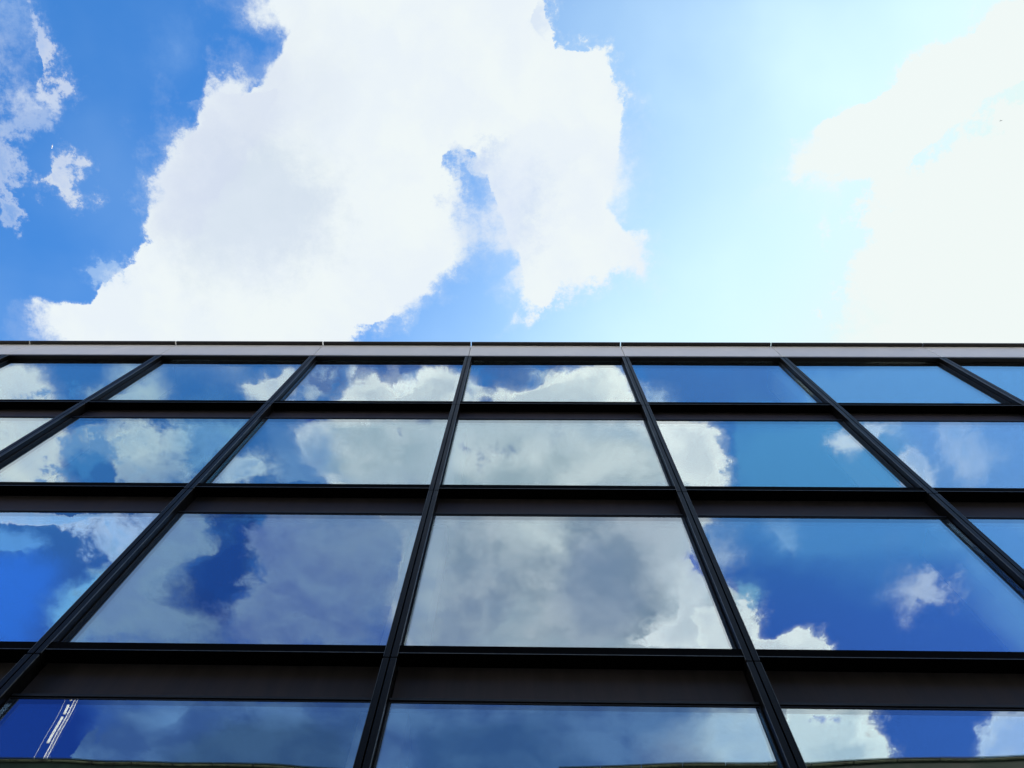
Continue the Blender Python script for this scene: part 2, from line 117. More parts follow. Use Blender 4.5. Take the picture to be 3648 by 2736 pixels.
  ('cum', [[0.2948, -0.6795], [0.33, -0.6856], [0.3681, -0.6917], [0.3692, -0.7155], [0.3577, -0.7407], [0.3906, -0.7327], [0.4138, -0.7208], [0.4329, -0.7231], [0.4424, -0.7438], [0.4723, -0.7688], [0.5088, -0.8288], [0.2642, -0.8322], [0.2532, -0.6799]], [[0.3268, -0.7675]], [14.1658, 15.388, 16.0214], [10.8474, 12.1674, 13.5767], 0.012, 0.98, 0.09),
  ('patches', [[-0.2951, -0.3], [-0.0875, -0.2994], [-0.0879, -0.3152], [-0.1515, -0.3208], [-0.1769, -0.3195], [-0.2281, -0.3237]], [[-0.1333, -0.3002], [-0.091, -0.2998]], [0.6437, 1.7421, 5.3354], [0.6437, 1.7421, 5.3354], 0.05, 0.8, 0.4),
  ('patches2', [[-0.6522, -0.3891], [-0.5861, -0.3887], [-0.601, -0.4565], [-0.6441, -0.4898], [-0.6679, -0.4715]], [[-0.6, -0.4333]], [0.7804, 3.2437, 7.8822], [0.7804, 3.2437, 7.8822], 0.05, 0.8, 0.35),
  ('patches3', [[-0.012, -0.3057], [0.0257, -0.3056], [0.0133, -0.3248], [-0.0247, -0.3283], [-0.076, -0.3554], [-0.0752, -0.3152]], [[-0.0087, -0.3081], [-0.0708, -0.3309]], [0.7455, 2.1026, 5.7999], [0.7455, 2.1026, 5.7999], 0.05, 0.8, 0.35),
  ('top1', [[-0.0805, -0.3272], [-0.0661, -0.3378], [-0.0534, -0.3405], [-0.0406, -0.331], [-0.0298, -0.3364], [-0.0171, -0.3403], [0.007, -0.3322], [0.0165, -0.3228], [0.0258, -0.3135], [0.0385, -0.3201], [0.0541, -0.3095], [0.1074, -0.3067], [0.1296, -0.3132], [0.1349, -0.3344], [0.1511, -0.3681], [-0.0893, -0.376]], [[-0.0241, -0.3736], [-0.0893, -0.376]], [11.9152, 12.9162, 12.9162], [7.7879, 9.1901, 10.2755], 0.015, 0.97, 0.05),
  ('top2', [[-0.2402, -0.3602], [-0.235, -0.3304], [-0.2151, -0.319], [-0.1948, -0.3209], [-0.1831, -0.341], [-0.1725, -0.3342], [-0.1653, -0.3436], [-0.1547, -0.3355], [-0.1462, -0.3141], [-0.113, -0.3061], [-0.0974, -0.3153], [-0.0871, -0.3623], [-0.0893, -0.376], [-0.2446, -0.3767]], [[-0.1672, -0.3755], [-0.2099, -0.3647]], [11.4521, 12.4313, 12.6835], [7.2405, 8.5874, 9.8499], 0.016, 0.95, 0.08),
  ('edgeR', [[0.1678, -0.3817], [0.24, -0.3827], [0.2457, -0.3985], [0.2545, -0.4047], [0.2656, -0.406], [0.275, -0.4193], [0.2794, -0.4404], [0.2757, -0.4583], [0.28, -0.4945], [0.2068, -0.495]], [[0.2382, -0.4143]], [12.571, 13.6365, 14.0491], [9.4514, 10.708, 11.8049], 0.012, 0.98, 0.06),
  ('cum4', [[0.4031, -0.848], [0.5336, -0.8621], [0.5549, -0.8997], [0.5773, -0.9269], [0.5969, -0.9732], [0.6185, -1.05], [0.4329, -1.0534]], [[0.4359, -1.0499]], [13.6027, 16.0988, 17.0985], [7.7475, 10.5638, 13.0168], 0.013, 0.97, 0.08),
  ('hole5', [[0.4521, -0.8831], [0.4767, -0.8873], [0.4728, -0.8973], [0.4578, -0.8939]], [[0.4646, -0.8865]], [2.2384, 3.7535, 11.2734], [2.2384, 3.7535, 11.2734], 0.02, 0.7, 0.1),
  ('top3', [[-0.0774, -0.3595], [-0.0682, -0.3459], [-0.0541, -0.3459], [-0.0555, -0.354], [-0.0633, -0.3622]], [[-0.0616, -0.3508]], [0.6715, 1.9861, 5.8055], [0.6715, 1.9861, 5.8055], 0.014, 0.85, 0.06),
]


world = bpy.data.worlds.new("World")
S.world = world
world.use_nodes = True
world.cycles.sampling_method = 'MANUAL'
world.cycles.sample_map_resolution = 512
nt = world.node_tree
nt.nodes.clear()
N, L = nt.nodes.new, nt.links.new


def math_node(op, a, b=None, c=None, clamp=False):
    n = N('ShaderNodeMath')
    n.operation = op
    n.use_clamp = clamp
    for i, v in enumerate((a, b, c)):
        if v is None:
            continue
        if isinstance(v, (int, float)):
            n.inputs[i].default_value = v
        else:
            L(v, n.inputs[i])
    return n.outputs[0]


def vmath(op, a, b=None, scale=None):
    n = N('ShaderNodeVectorMath')
    n.operation = op
    for i, v in enumerate((a, b)):
        if v is None:
            continue
        if isinstance(v, (tuple, list)):
            n.inputs[i].default_value = v
        else:
            L(v, n.inputs[i])
    if scale is not None:
        n.inputs['Scale'].default_value = scale
    return n


def noise(vec, scale, detail, rough):
    n = N('ShaderNodeTexNoise')
    L(vec, n.inputs['Vector'])
    n.inputs['Scale'].default_value = scale
    n.inputs['Detail'].default_value = detail
    n.inputs['Roughness'].default_value = rough
    return n


def smooth(v, a, b, lo=0.0, hi=1.0):
    n = N('ShaderNodeMapRange')
    n.interpolation_type = 'SMOOTHSTEP'
    n.clamp = False
    L(v, n.inputs['Value'])
    for k, x in (('From Min', a), ('From Max', b), ('To Min', lo), ('To Max', hi)):
        n.inputs[k].default_value = x
    return n.outputs['Result']


def mix(fac, a, b):
    n = N('ShaderNodeMix')
    n.data_type = 'RGBA'
    if isinstance(fac, (int, float)):
        n.inputs['Factor'].default_value = fac
    else:
        L(fac, n.inputs['Factor'])
    for k, v in ((6, a), (7, b)):
        if isinstance(v, (tuple, list)):
            n.inputs[k].default_value = tuple(v)[:3] + (1,)
        else:
            L(v, n.inputs[k])
    return n.outputs[2]


def mul(a, b):
    o = mix(1.0, a, b)
    o.node.blend_type = 'MULTIPLY'
    return o


tc = N('ShaderNodeTexCoord')
sky = N('ShaderNodeTexSky')
sky.sky_type = 'NISHITA'
sky.sun_disc = False
sky.sun_elevation = R(SUN_EL)
sky.sun_rotation = R(SUN_AZ)
sky.altitude = 50
sky.air_density = 1.0
sky.dust_density = 0.6
sky.ozone_density = 2.0
sep = N('ShaderNodeSeparateXYZ')
L(tc.outputs['Generated'], sep.inputs[0])
zc = math_node('MAXIMUM', sep.outputs['Z'], 0.02)
u = math_node('DIVIDE', sep.outputs['X'], zc)
v = math_node('DIVIDE', sep.outputs['Y'], zc)
cmb = N('ShaderNodeCombineXYZ')
L(u, cmb.inputs[0])
L(v, cmb.inputs[1])
pos = cmb.outputs[0]
nw = noise(pos, 9.0, 10.0, 0.66)                   # crinkles of the cloud edges
warp = vmath('SUBTRACT', nw.outputs['Color'], (0.5, 0.5, 0.5)).outputs[0]
warp = vmath('SCALE', warp, scale=0.062).outputs[0]
nw2 = noise(pos, 3.6, 2.0, 0.5)
warp2 = vmath('SUBTRACT', nw2.outputs['Color'], (0.5, 0.5, 0.5)).outputs[0]
warp2 = vmath('SCALE', warp2, scale=0.022).outputs[0]
wp = vmath('ADD', vmath('ADD', pos, warp).outputs[0], warp2).outputs[0]
ne = noise(pos, 19.0, 9.0, 0.70).outputs['Fac']    # fraying
ne = math_node('SUBTRACT', ne, 0.5)
ns = noise(wp, 7.0, 7.0, 0.58).outputs['Fac']      # light and dark inside the clouds
ns2 = noise(wp, 17.0, 6.0, 0.55).outputs['Fac']    # smaller puffs
ns = math_node('MULTIPLY_ADD', ns2, 0.45, math_node('MULTIPLY', ns, 0.75))
ns = smooth(ns, 0.47, 0.74)

nsoft = noise(pos, 3.1, 3.0, 0.5).outputs['Fac']   # crisp here, wispy there
nsoft = smooth(nsoft, 0.40, 0.62, 0.30, 1.5)

SKY_GAIN = (0.71, 1.85, 2.8)       # the deep blue of clean, polarised-looking air
base = mul(sky.outputs[0], SKY_GAIN)
# thin high veil, thicker towards the sun
nv = noise(pos, 2.2, 5.0, 0.5).outputs['Fac']
nvm = math_node('MULTIPLY_ADD', nv, 0.24, -0.12)
vu = math_node('ADD', u, math_node('MULTIPLY', v, 0.55))
vu = math_node('ADD', vu, nvm)
deep = smooth(v, -0.75, -0.45)
col = mix(deep, mul(base, (0.93, 0.75, 1.06)), base)


def star_field(P, c):
    """distance to the outline along the ray from c, as a curve of the angle"""
    n = 192 if len(P) > 24 else 72
    th = [-math.pi + 2 * math.pi * i / n for i in range(n + 1)]
    out = []
    for t in th:
        dx, dy = math.cos(t), math.sin(t)
        r = 1e9
        for i in range(len(P)):
            ax, ay = P[i][0] - c[0], P[i][1] - c[1]
            ex, ey = P[(i + 1) % len(P)][0] - P[i][0], P[(i + 1) % len(P)][1] - P[i][1]
            den = dx * ey - dy * ex
            if abs(den) < 1e-12:
                continue
            tt = (ax * ey - ay * ex) / den
            ss = (ax * dy - ay * dx) / den
            if tt > 0 and 0 <= ss <= 1:
                r = min(r, tt)
        out.append(r if r < 1e8 else 0.0)
    out[-1] = out[0]
    x = math_node('SUBTRACT', WX, c[0])
    y = math_node('SUBTRACT', WY, c[1])
    ang = math_node('ARCTAN2', y, x)
    ang = math_node('MULTIPLY_ADD', ang, 0.5 / math.pi, 0.5)
    fc = N('ShaderNodeFloatCurve')
    mp = fc.mapping
    mp.use_clip = False
    cv = mp.curves[0]
    R0 = max(out) * 1.001
    cv.points[0].location = (0, out[0] / R0)
    cv.points[1].location = (1, out[-1] / R0)
    for i in range(1, n):
        cv.points.new(i / n, out[i] / R0)
    for p in cv.points:
        p.handle_type = 'VECTOR'
    mp.update()
    L(ang, fc.inputs['Value'])
    rho = math_node('SQRT', math_node('MULTIPLY_ADD', x, x, math_node('MULTIPLY', y, y)))
    return math_node('SUBTRACT', math_node('MULTIPLY', fc.outputs[0], R0), rho)


veil = smooth(vu, -0.25, 0.46, 0.0, 0.95)
veil2 = smooth(vu, 0.34, 0.68, 0.0, 0.97)
veil = math_node('MULTIPLY_ADD', smooth(nv, 0.42, 0.66), 0.09, veil)
frontv = smooth(v, -0.32, -0.12)
col = mix(math_node('MULTIPLY', veil, frontv), col, (7.4, 10.1, 11.2))
col = mix(math_node('MULTIPLY', veil2, frontv), col, (7.9, 9.4, 9.05))
cover = None
wsep = N('ShaderNodeSeparateXYZ')
L(wp, wsep.inputs[0])
WX, WY = wsep.outputs[0], wsep.outputs[1]
k_piece = 0
for nm, P, cs, c1, c2, soft, dens, edge in CLOUDS:
    k_piece += 1
    if k_piece % 6 == 0:
        # tie the next clouds to the ones already drawn (by a billionth): keeps Cycles' evaluation stack small
        sc_ = N('ShaderNodeSeparateColor')
        L(col, sc_.inputs[0])
        WX = math_node('MULTIPLY_ADD', sc_.outputs[0], 1e-9, wsep.outputs[0])
        WY = math_node('MULTIPLY_ADD', sc_.outputs[0], 1e-9, wsep.outputs[1])
    d = None
    for c in cs:
        f = star_field(P, c)
        d = f if d is None else math_node('MAXIMUM', d, f)
    if edge:
        d = math_node('MULTIPLY_ADD', ne, edge * 1.7, d)
    if soft > 0.021:
        d = math_node('MULTIPLY', d, nsoft)
    a = smooth(d, -soft * 0.5, soft * 0.5 + 0.004, 0.0, dens)
    if soft < 0.045 and nm[:4] not in ('hole', 'patc', 'grey'):
        a = math_node('MAXIMUM', a, smooth(d, -0.022, 0.010, 0.0, 0.24 * dens))   # thin feathered fringe
    if nm[:4] in ('grey', 'dark', 'brig'):      # shading that stays inside the cloud it belongs to
        a = math_node('MULTIPLY', a, cover)
    elif nm[:4] not in ('deep', 'vr1', 'vr1b', 'vr2', 'vr3', 'vr4s', 'patc', 'hole'):
        cover = a if cover is None else math_node('MAXIMUM', cover, a)
    if c1 == c2:
        cc = c1
    elif nm[:4] in ('grey', 'dark', 'brig', 'dim3', 'dim4', 'bigc'):
        cc = mix(ns, c2, c1)
    else:                                            # sunlit rims, duller bellies
        rim = smooth(d, 0.004, 0.055, 0.55, -0.25)
        cc = mix(math_node('MULTIPLY_ADD', ns, 0.7, rim), c2, c1)
    col = mix(a, col, cc)
# low sky out of view, raised brighter than the clouds to light the fascia
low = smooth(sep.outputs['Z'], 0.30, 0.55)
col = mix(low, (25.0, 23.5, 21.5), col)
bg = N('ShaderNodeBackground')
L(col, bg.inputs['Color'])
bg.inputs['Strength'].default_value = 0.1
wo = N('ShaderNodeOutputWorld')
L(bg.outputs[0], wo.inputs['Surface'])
print("world nodes", len(nt.nodes))

# ------------------------------------------------------------------ materials
def mat(name, color, rough=0.5, metal=0.0, vary=0.15, scale=3.0, spec=0.5, stretch=None, bump=0.0):
    m = bpy.data.materials.new(name)
    m.use_nodes = True
    t = m.node_tree
    b = t.nodes['Principled BSDF']
    b.inputs['Roughness'].default_value = rough
    b.inputs['Metallic'].default_value = metal
    b.inputs['Specular IOR Level'].default_value = spec
    c = t.nodes.new('ShaderNodeTexCoord')
    mp = t.nodes.new('ShaderNodeMapping')
    if stretch:
        mp.inputs['Scale'].default_value = stretch
    t.links.new(c.outputs['Object'], mp.inputs['Vector'])
    n = t.nodes.new('ShaderNodeTexNoise')
    n.inputs['Scale'].default_value = scale
    n.inputs['Detail'].default_value = 8
    n.inputs['Roughness'].default_value = 0.65
    t.links.new(mp.outputs[0], n.inputs['Vector'])
    r = t.nodes.new('ShaderNodeMapRange')
    r.inputs['From Min'].default_value = 0.3
    r.inputs['From Max'].default_value = 0.7
    r.inputs['To Min'].default_value = 1 - vary
    r.inputs['To Max'].default_value = 1 + vary
    t.links.new(n.outputs['Fac'], r.inputs['Value'])
    oi = t.nodes.new('ShaderNodeObjectInfo')      # no two panels come out of the paint shop quite alike
    ov = t.nodes.new('ShaderNodeMath')
    ov.operation = 'MULTIPLY_ADD'
    ov.inputs[1].default_value = 0.10
    ov.inputs[2].default_value = 0.95
    t.links.new(oi.outputs['Random'], ov.inputs[0])
    om = t.nodes.new('ShaderNodeMath')
    om.operation = 'MULTIPLY'
    t.links.new(ov.outputs[0], om.inputs[0])
    t.links.new(r.outputs['Result'], om.inputs[1])
    k = t.nodes.new('ShaderNodeVectorMath')
    k.operation = 'SCALE'
    k.inputs[0].default_value = color
    t.links.new(om.outputs[0], k.inputs['Scale'])
    t.links.new(k.outputs[0], b.inputs['Base Color'])
    r2 = t.nodes.new('ShaderNodeMapRange')
    r2.inputs['From Min'].default_value = 0.3
    r2.inputs['From Max'].default_value = 0.7
    r2.inputs['To Min'].default_value = max(0.03, rough - 0.08)
    r2.inputs['To Max'].default_value = rough + 0.08
    t.links.new(n.outputs['Fac'], r2.inputs['Value'])
    t.links.new(r2.outputs['Result'], b.inputs['Roughness'])
    if bump:
        bp = t.nodes.new('ShaderNodeBump')
        bp.inputs['Distance'].default_value = bump
        t.links.new(n.outputs['Fac'], bp.inputs['Height'])
        t.links.new(bp.outputs[0], b.inputs['Normal'])
    return m


def glass_mat():
    """coated solar glass: a strong cool reflection over a dark see-through body"""
    m = bpy.data.materials.new("solar_glass")
    m.use_nodes = True
    t = m.node_tree
    t.nodes.clear()
    o = t.nodes.new('ShaderNodeOutputMaterial')
    mx = t.nodes.new('ShaderNodeMixShader')
    gl = t.nodes.new('ShaderNodeBsdfGlossy')
    gl.inputs['Roughness'].default_value = 0.0
    gl.inputs['Color'].default_value = (0.97, 1.0, 1.0, 1)
    tr = t.nodes.new('ShaderNodeBsdfTransparent')
    tr.inputs['Color'].default_value = (0.92, 0.99, 0.97, 1)
    lw = t.nodes.new('ShaderNodeLayerWeight')
    lw.inputs['Blend'].default_value = 0.5
    p = t.nodes.new('ShaderNodeMath')
    p.operation = 'POWER'
    p.inputs[1].default_value = 3.0
    t.links.new(lw.outputs['Facing'], p.inputs[0])
    q = t.nodes.new('ShaderNodeMath')
    q.operation = 'MULTIPLY_ADD'
    q.inputs[1].default_value = 0.60
    q.inputs[2].default_value = 0.30
    t.links.new(p.outputs[0], q.inputs[0])
    # float glass is never quite flat
    c = t.nodes.new('ShaderNodeTexCoord')
    n = t.nodes.new('ShaderNodeTexNoise')
    n.inputs['Scale'].default_value = 0.55
    n.inputs['Detail'].default_value = 1.5
    t.links.new(c.outputs['Object'], n.inputs['Vector'])
    bp = t.nodes.new('ShaderNodeBump')
    bp.inputs['Distance'].default_value = 0.0036
    bp.inputs['Strength'].default_value = 1.0
    t.links.new(n.outputs['Fac'], bp.inputs['Height'])
    t.links.new(bp.outputs[0], gl.inputs['Normal'])
    t.links.new(q.outputs[0], mx.inputs[0])
    t.links.new(tr.outputs[0], mx.inputs[1])
    t.links.new(gl.outputs[0], mx.inputs[2])
    t.links.new(mx.outputs[0], o.inputs['Surface'])
    return m


M = dict(
    mullion=mat("anthracite_powder_coat", (0.0050, 0.0048, 0.0046), 0.42, 0.0, 0.6, 9.0, 0.15, (1, 1, 0.15)),
    transom=mat("black_powder_coat", (0.0018, 0.0018, 0.0018), 0.8, 0.0, 0.3, 6.0, 0.04, (0.15, 1, 1)),
    edge=mat("edge_highlight", (0.12, 0.13, 0.13), 0.4, 0.3, 0.4, 8.0),  # paler colour standing in for the highlight along frame edges
    spandrel=mat("grey_spandrel_coat", (0.064, 0.052, 0.050), 0.6, 0.0, 0.22, 2.5, 0.3, (3.0, 1, 0.25)),
    fascia=mat("silver_fascia_coat", (0.90, 0.885, 0.815), 0.45, 0.0, 0.06, 1.5, 0.5, (0.8, 1, 0.6)),
    coping=mat("dark_coping_metal", (0.022, 0.017, 0.014), 0.5, 0.0, 0.3, 5.0),
    gasket=mat("black_gasket", (0.014, 0.014, 0.015), 0.6, 0.0, 0.2, 20.0),
    glass=glass_mat(),
    column=mat("white_painted_column", (0.86, 0.88, 0.86), 0.7, 0.0, 0.04, 2.0),
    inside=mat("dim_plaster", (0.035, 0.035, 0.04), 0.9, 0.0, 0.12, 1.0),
    wall=mat("grey_cladding", (0.22, 0.22, 0.23), 0.6, 0.0, 0.12, 0.8),
    roofing=mat("grey_roof_felt", (0.16, 0.16, 0.16), 0.9, 0.0, 0.2, 2.0),
    green=mat("dark_green_cladding", (0.008, 0.018, 0.013), 0.6, 0.0, 0.5, 1.2, 0.1, (1, 1, 0.3)),
    stone=mat("weathered_pale_stone", (0.07, 0.085, 0.05), 0.8, 0.0, 1.0, 2.2),
    darkglass=mat("dark_window_glass", (0.02, 0.026, 0.028), 0.08, 0.0, 0.1, 1.0),
    asphalt=mat("asphalt", (0.05, 0.05, 0.052), 0.9, 0.0, 0.3, 6.0, bump=0.01),
    paving=mat("paving", (0.24, 0.23, 0.22), 0.85, 0.0, 0.25, 4.0, bump=0.005),
    paint=mat("road_paint", (0.75, 0.75, 0.72), 0.7, 0.0, 0.12, 8.0),
    white=mat("white_paint", (0.85, 0.86, 0.86), 0.45, 0.0, 0.05, 3.0),
    steel=mat("galvanised_steel", (0.62, 0.64, 0.64), 0.4, 0.2, 0.15, 6.0),
    feather_white=mat("white_feathers", (0.88, 0.90, 0.92), 0.8, 0.0, 0.05, 20.0),
    feather_dark=mat("dark_feathers", (0.025, 0.035, 0.045), 0.8, 0.0, 0.2, 20.0),
)


# ------------------------------------------------------------------ building blocks
def box(bm, x0, x1, y0, y1, z0, z1, mi=0, bev=0.0):
    r = bmesh.ops.create_cube(bm, size=1.0)
    vs = r['verts']
    for q in vs:
        q.co = Vector(((x0 + x1) / 2 + q.co.x * (x1 - x0), (y0 + y1) / 2 + q.co.y * (y1 - y0), (z0 + z1) / 2 + q.co.z * (z1 - z0)))
    fs = set()
    for q in vs:
        fs.update(q.link_faces)
    if bev:
        es = set()
        for f in fs:
            es.update(f.edges)
        rr = bmesh.ops.bevel(bm, geom=list(es), offset=bev, segments=2, affect='EDGES', profile=0.6)
        fs = set(f for f in rr['faces'])
        for q in rr['verts']:
            fs.update(q.link_faces)
    for f in fs:
        f.material_index = mi


def tube(bm, a, b, r, seg=8, r2=None):
    a, b = Vector(a), Vector(b)
    d = b - a
    mt = Matrix.Translation((a + b) / 2) @ d.to_track_quat('Z', 'Y').to_matrix().to_4x4()
    bmesh.ops.create_cone(bm, cap_ends=True, segments=seg, radius1=r, radius2=r if r2 is None else r2, depth=d.length, matrix=mt)


def mesh(name, bm, *mats):
    me = bpy.data.meshes.new(name)
    bmesh.ops.recalc_face_normals(bm, faces=bm.faces)
    bm.to_mesh(me)
    bm.free()
    for q in mats:
        me.materials.append(q)
    return me


def obj(name, me, parent=None, loc=(0, 0, 0)):
    o = bpy.data.objects.new(name, me)
    COL.objects.link(o)
    o.parent = parent
    o.location = loc
    return o


def tag(o, label=None, cat=None, group=None, kind=None):
    for k, x in (('label', label), ('category', cat), ('group', group), ('kind', kind)):
        if x:
            o[k] = x
    return o


# ------------------------------------------------------------------ ground
bm = bmesh.new(); box(bm, -1500, 1500, -1500, 1500, -1.0, -0.15)
tag(obj('ground', mesh('ground', bm, M['paving'])), kind='structure')
bm = bmesh.new(); box(bm, -300, 300, -8.5, -1.5, -0.148, -0.12)
tag(obj('road', mesh('road', bm, M['asphalt'])), kind='structure')
bm = bmesh.new()
for k in range(-30, 31):
    box(bm, k * 6 - 1.5, k * 6 + 1.5, -5.07, -4.93, -0.119, -0.116)
tag(obj('road_markings', mesh('road_markings', bm, M['paint'])), kind='structure')
bm = bmesh.new()
box(bm, -300, 300, -1.35, 5.0, -0.148, 0.0)
box(bm, -300, 300, -1.50, -1.352, -0.148, 0.004)
tag(obj('pavement', mesh('pavement', bm, M['paving'])), kind='structure')
bm = bmesh.new()
box(bm, -300, 300, -11.9, -8.652, -0.148, 0.0)
box(bm, -300, 300, -8.65, -8.502, -0.148, 0.004)
tag(obj('pavement', mesh('pavement_far', bm, M['paving'])), kind='structure')

# ------------------------------------------------------------------ the glass office building
X0, BAY = -1.355, 3.593
I0, I1 = -5, 6                                   # first and last mullion
TT = [15.513, 11.876, 8.16, 4.44, 0.76]          # top of each transom
TB = [15.381, 11.746, 8.037, 4.315, 0.635]       # its underside
SB = [14.805, 11.130, 7.468, 3.760]               # bottom of the spandrel under each transom
HEAD = 18.588
YC, YS, YG = 5.0, 5.172, 5.105                     # cap plane, spandrel face, glass face
office = tag(obj('office_building', None, None, (X0, YC, 0)),
             'glass office building with dark mullions, grey bands and pale roof edge', 'building')
XL, XR = I0 * BAY, I1 * BAY                       # local x from here on, local y = y - 5


def mullion_mesh(z0, z1):
    bm = bmesh.new()
    for s in (-1, 1):
        a, b = (0.0075, 0.066) if s > 0 else (-0.066, -0.0075)
        box(bm, a, b, 0.0, 0.05, z0, z1, 0, 0.0035)
        a2, b2 = (0.0105, 0.063) if s > 0 else (-0.063, -0.0105)
        box(bm, a2, b2, 0.0505, 0.26, z0, z1, 0)
        e = 0.0664 * s
        box(bm, min(e, e + 0.004 * s), max(e, e + 0.004 * s), -0.002, 0.012, z0 + 0.01, z1 - 0.01, 1)   # paler strip, the outer edge's highlight put into the colour
    box(bm, -0.010, 0.010, 0.053, 0.25, z0 - 0.004, z1 + 0.004, 2)                     # gasket in the groove
    return mesh('mullion', bm, M['mullion'], M['edge'], M['gasket'])


zs = [18.556] + [b - 0.075 for b in TB] + [0.0]
for k in range(len(zs) - 1):
    me = mullion_mesh(zs[k + 1] + 0.006, zs[k] - 0.006)
    for i in range(I0, I1 + 1):
        obj('mullion', me, office, (i * BAY, 0, 0))

HW = BAY / 2 - 0.0695
for k in range(5):
    bm = bmesh.new()
    box(bm, -HW, HW, 0.008, 0.20, TB[k], TT[k] - 0.001, 0, 0.003)
    box(bm, -HW, HW, 0.004, 0.0075, TB[k] - 0.002, TB[k] + 0.006, 1)  # drip lip, coloured paler to draw the highlight line under the transom
    me = mesh('transom', bm, M['transom'], M['edge'])
    for i in range(I0, I1):
        obj('transom', me, office, ((i + .5) * BAY, 0, 0))
for k in range(4):
    bm = bmesh.new()
    box(bm, -HW, HW, YS - YC, YS - YC + 0.07, SB[k] + 0.02, TB[k] - 0.003, 0, 0.002)
    box(bm, -HW, HW, 0.092, YS - YC - 0.002, SB[k], SB[k] + 0.03, 1, 0.002)
    me = mesh('spandrel_panel', bm, M['spandrel'], M['gasket'])
    for i in range(I0, I1):
        obj('spandrel_panel', me, office, ((i + .5) * BAY, 0, 0))
bm = bmesh.new()
box(bm, XL, XR, 0.0, 0.30, 0.0, TB[4] - 0.003)
obj('plinth', mesh('plinth', bm, M['mullion']), office)

# windows: gasket frame > pane
tops = [HEAD] + [b - 0.013 for b in SB]
rows = [(TT[k], tops[k]) for k in range(5)]
for k, (za, zb) in enumerate(rows):
    g = 0.012
    y0, y1 = YG - YC - 0.005, YG - YC + 0.045
    bm = bmesh.new()
    box(bm, -HW, -HW + g, y0, y1, za + 0.001, zb - 0.001)
    box(bm, HW - g, HW, y0, y1, za + 0.001, zb - 0.001)
    box(bm, -HW + g, HW - g, y0, y1, zb - g, zb - 0.001)
    box(bm, -HW + g, HW - g, y0, y1, za + 0.001, za + g)
    fme = mesh('window', bm, M['gasket'])
    zc_ = (za + zb) / 2
    bm = bmesh.new()
    box(bm, -HW + g, HW - g, 0, 0.028, za + g - zc_, zb - g - zc_)
    pme = mesh('pane', bm, M['glass'])
    for i in range(I0, I1):
        w = obj('window', fme, office, ((i + .5) * BAY, 0, 0))
        p = obj('pane', pme, w, (0, y0 + 0.006, zc_))
        p.rotation_euler = (R(random.uniform(-.09, .09)), 0, R(random.uniform(-.09, .09)))

# head of the top row, fascia panels and coping
bm = bmesh.new()
box(bm, XL, XR, 0.052, 0.30, 18.592, 18.84)
box(bm, XL, XR, 0.006, 0.10, 18.532, 18.590)
box(bm, XL, XR, 0.052, 0.10, 18.842, 19.44)
obj('head_soffit', mesh('head_soffit', bm, M['gasket']), office)
bm = bmesh.new()
box(bm, -BAY / 2 + 0.008, BAY / 2 - 0.008, 0.0, 0.05, 18.60, 19.446, 0, 0.003)
me = mesh('fascia_panel', bm, M['fascia'])
bm = bmesh.new()
box(bm, -BAY / 2 + 0.012, BAY / 2 - 0.012, -0.083, 0.60, 19.45, 19.50, 0, 0.003)
mc = mesh('coping', bm, M['coping'])
for i in range(I0, I1):
    obj('fascia_panel', me, office, ((i + .5) * BAY, 0, 0))
    obj('coping', mc, office, ((i + .5) * BAY, 0, 0))

# shell and interior
DEP = 12.0
bm = bmesh.new()
box(bm, XL - 0.4, XL - 0.07, 0.0, DEP, 0, 19.44)
box(bm, XR + 0.07, XR + 0.4, 0.0, DEP, 0, 19.44)
box(bm, XL - 0.4, XR + 0.4, DEP, DEP + 0.3, 0, 19.44)
obj('wall', mesh('wall', bm, M['wall']), office)
bm = bmesh.new()
box(bm, XL - 0.07, XR + 0.07, 0.302, DEP, 18.70, 19.40)
obj('roof', mesh('roof', bm, M['roofing']), office)
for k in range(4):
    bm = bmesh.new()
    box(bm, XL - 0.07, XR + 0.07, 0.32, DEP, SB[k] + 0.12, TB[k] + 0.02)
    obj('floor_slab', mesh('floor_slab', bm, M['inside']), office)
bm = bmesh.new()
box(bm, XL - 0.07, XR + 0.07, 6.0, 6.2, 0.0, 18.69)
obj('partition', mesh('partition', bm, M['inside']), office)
levels = [0.0] + [TB[k] + 0.022 for k in (3, 2, 1, 0)]
ceils = [SB[k] + 0.118 for k in (3, 2, 1, 0)] + [18.69]
for za, zb in zip(levels, ceils):
    bm = bmesh.new()
    box(bm, -0.235, 0.225, 0.345, 0.345 + 0.42, za, zb)
    me = mesh('column', bm, M['column'])
    for i in (-4, -2, 0, 2, 4):
        obj('column', me, office, (i * BAY, 0, 0))


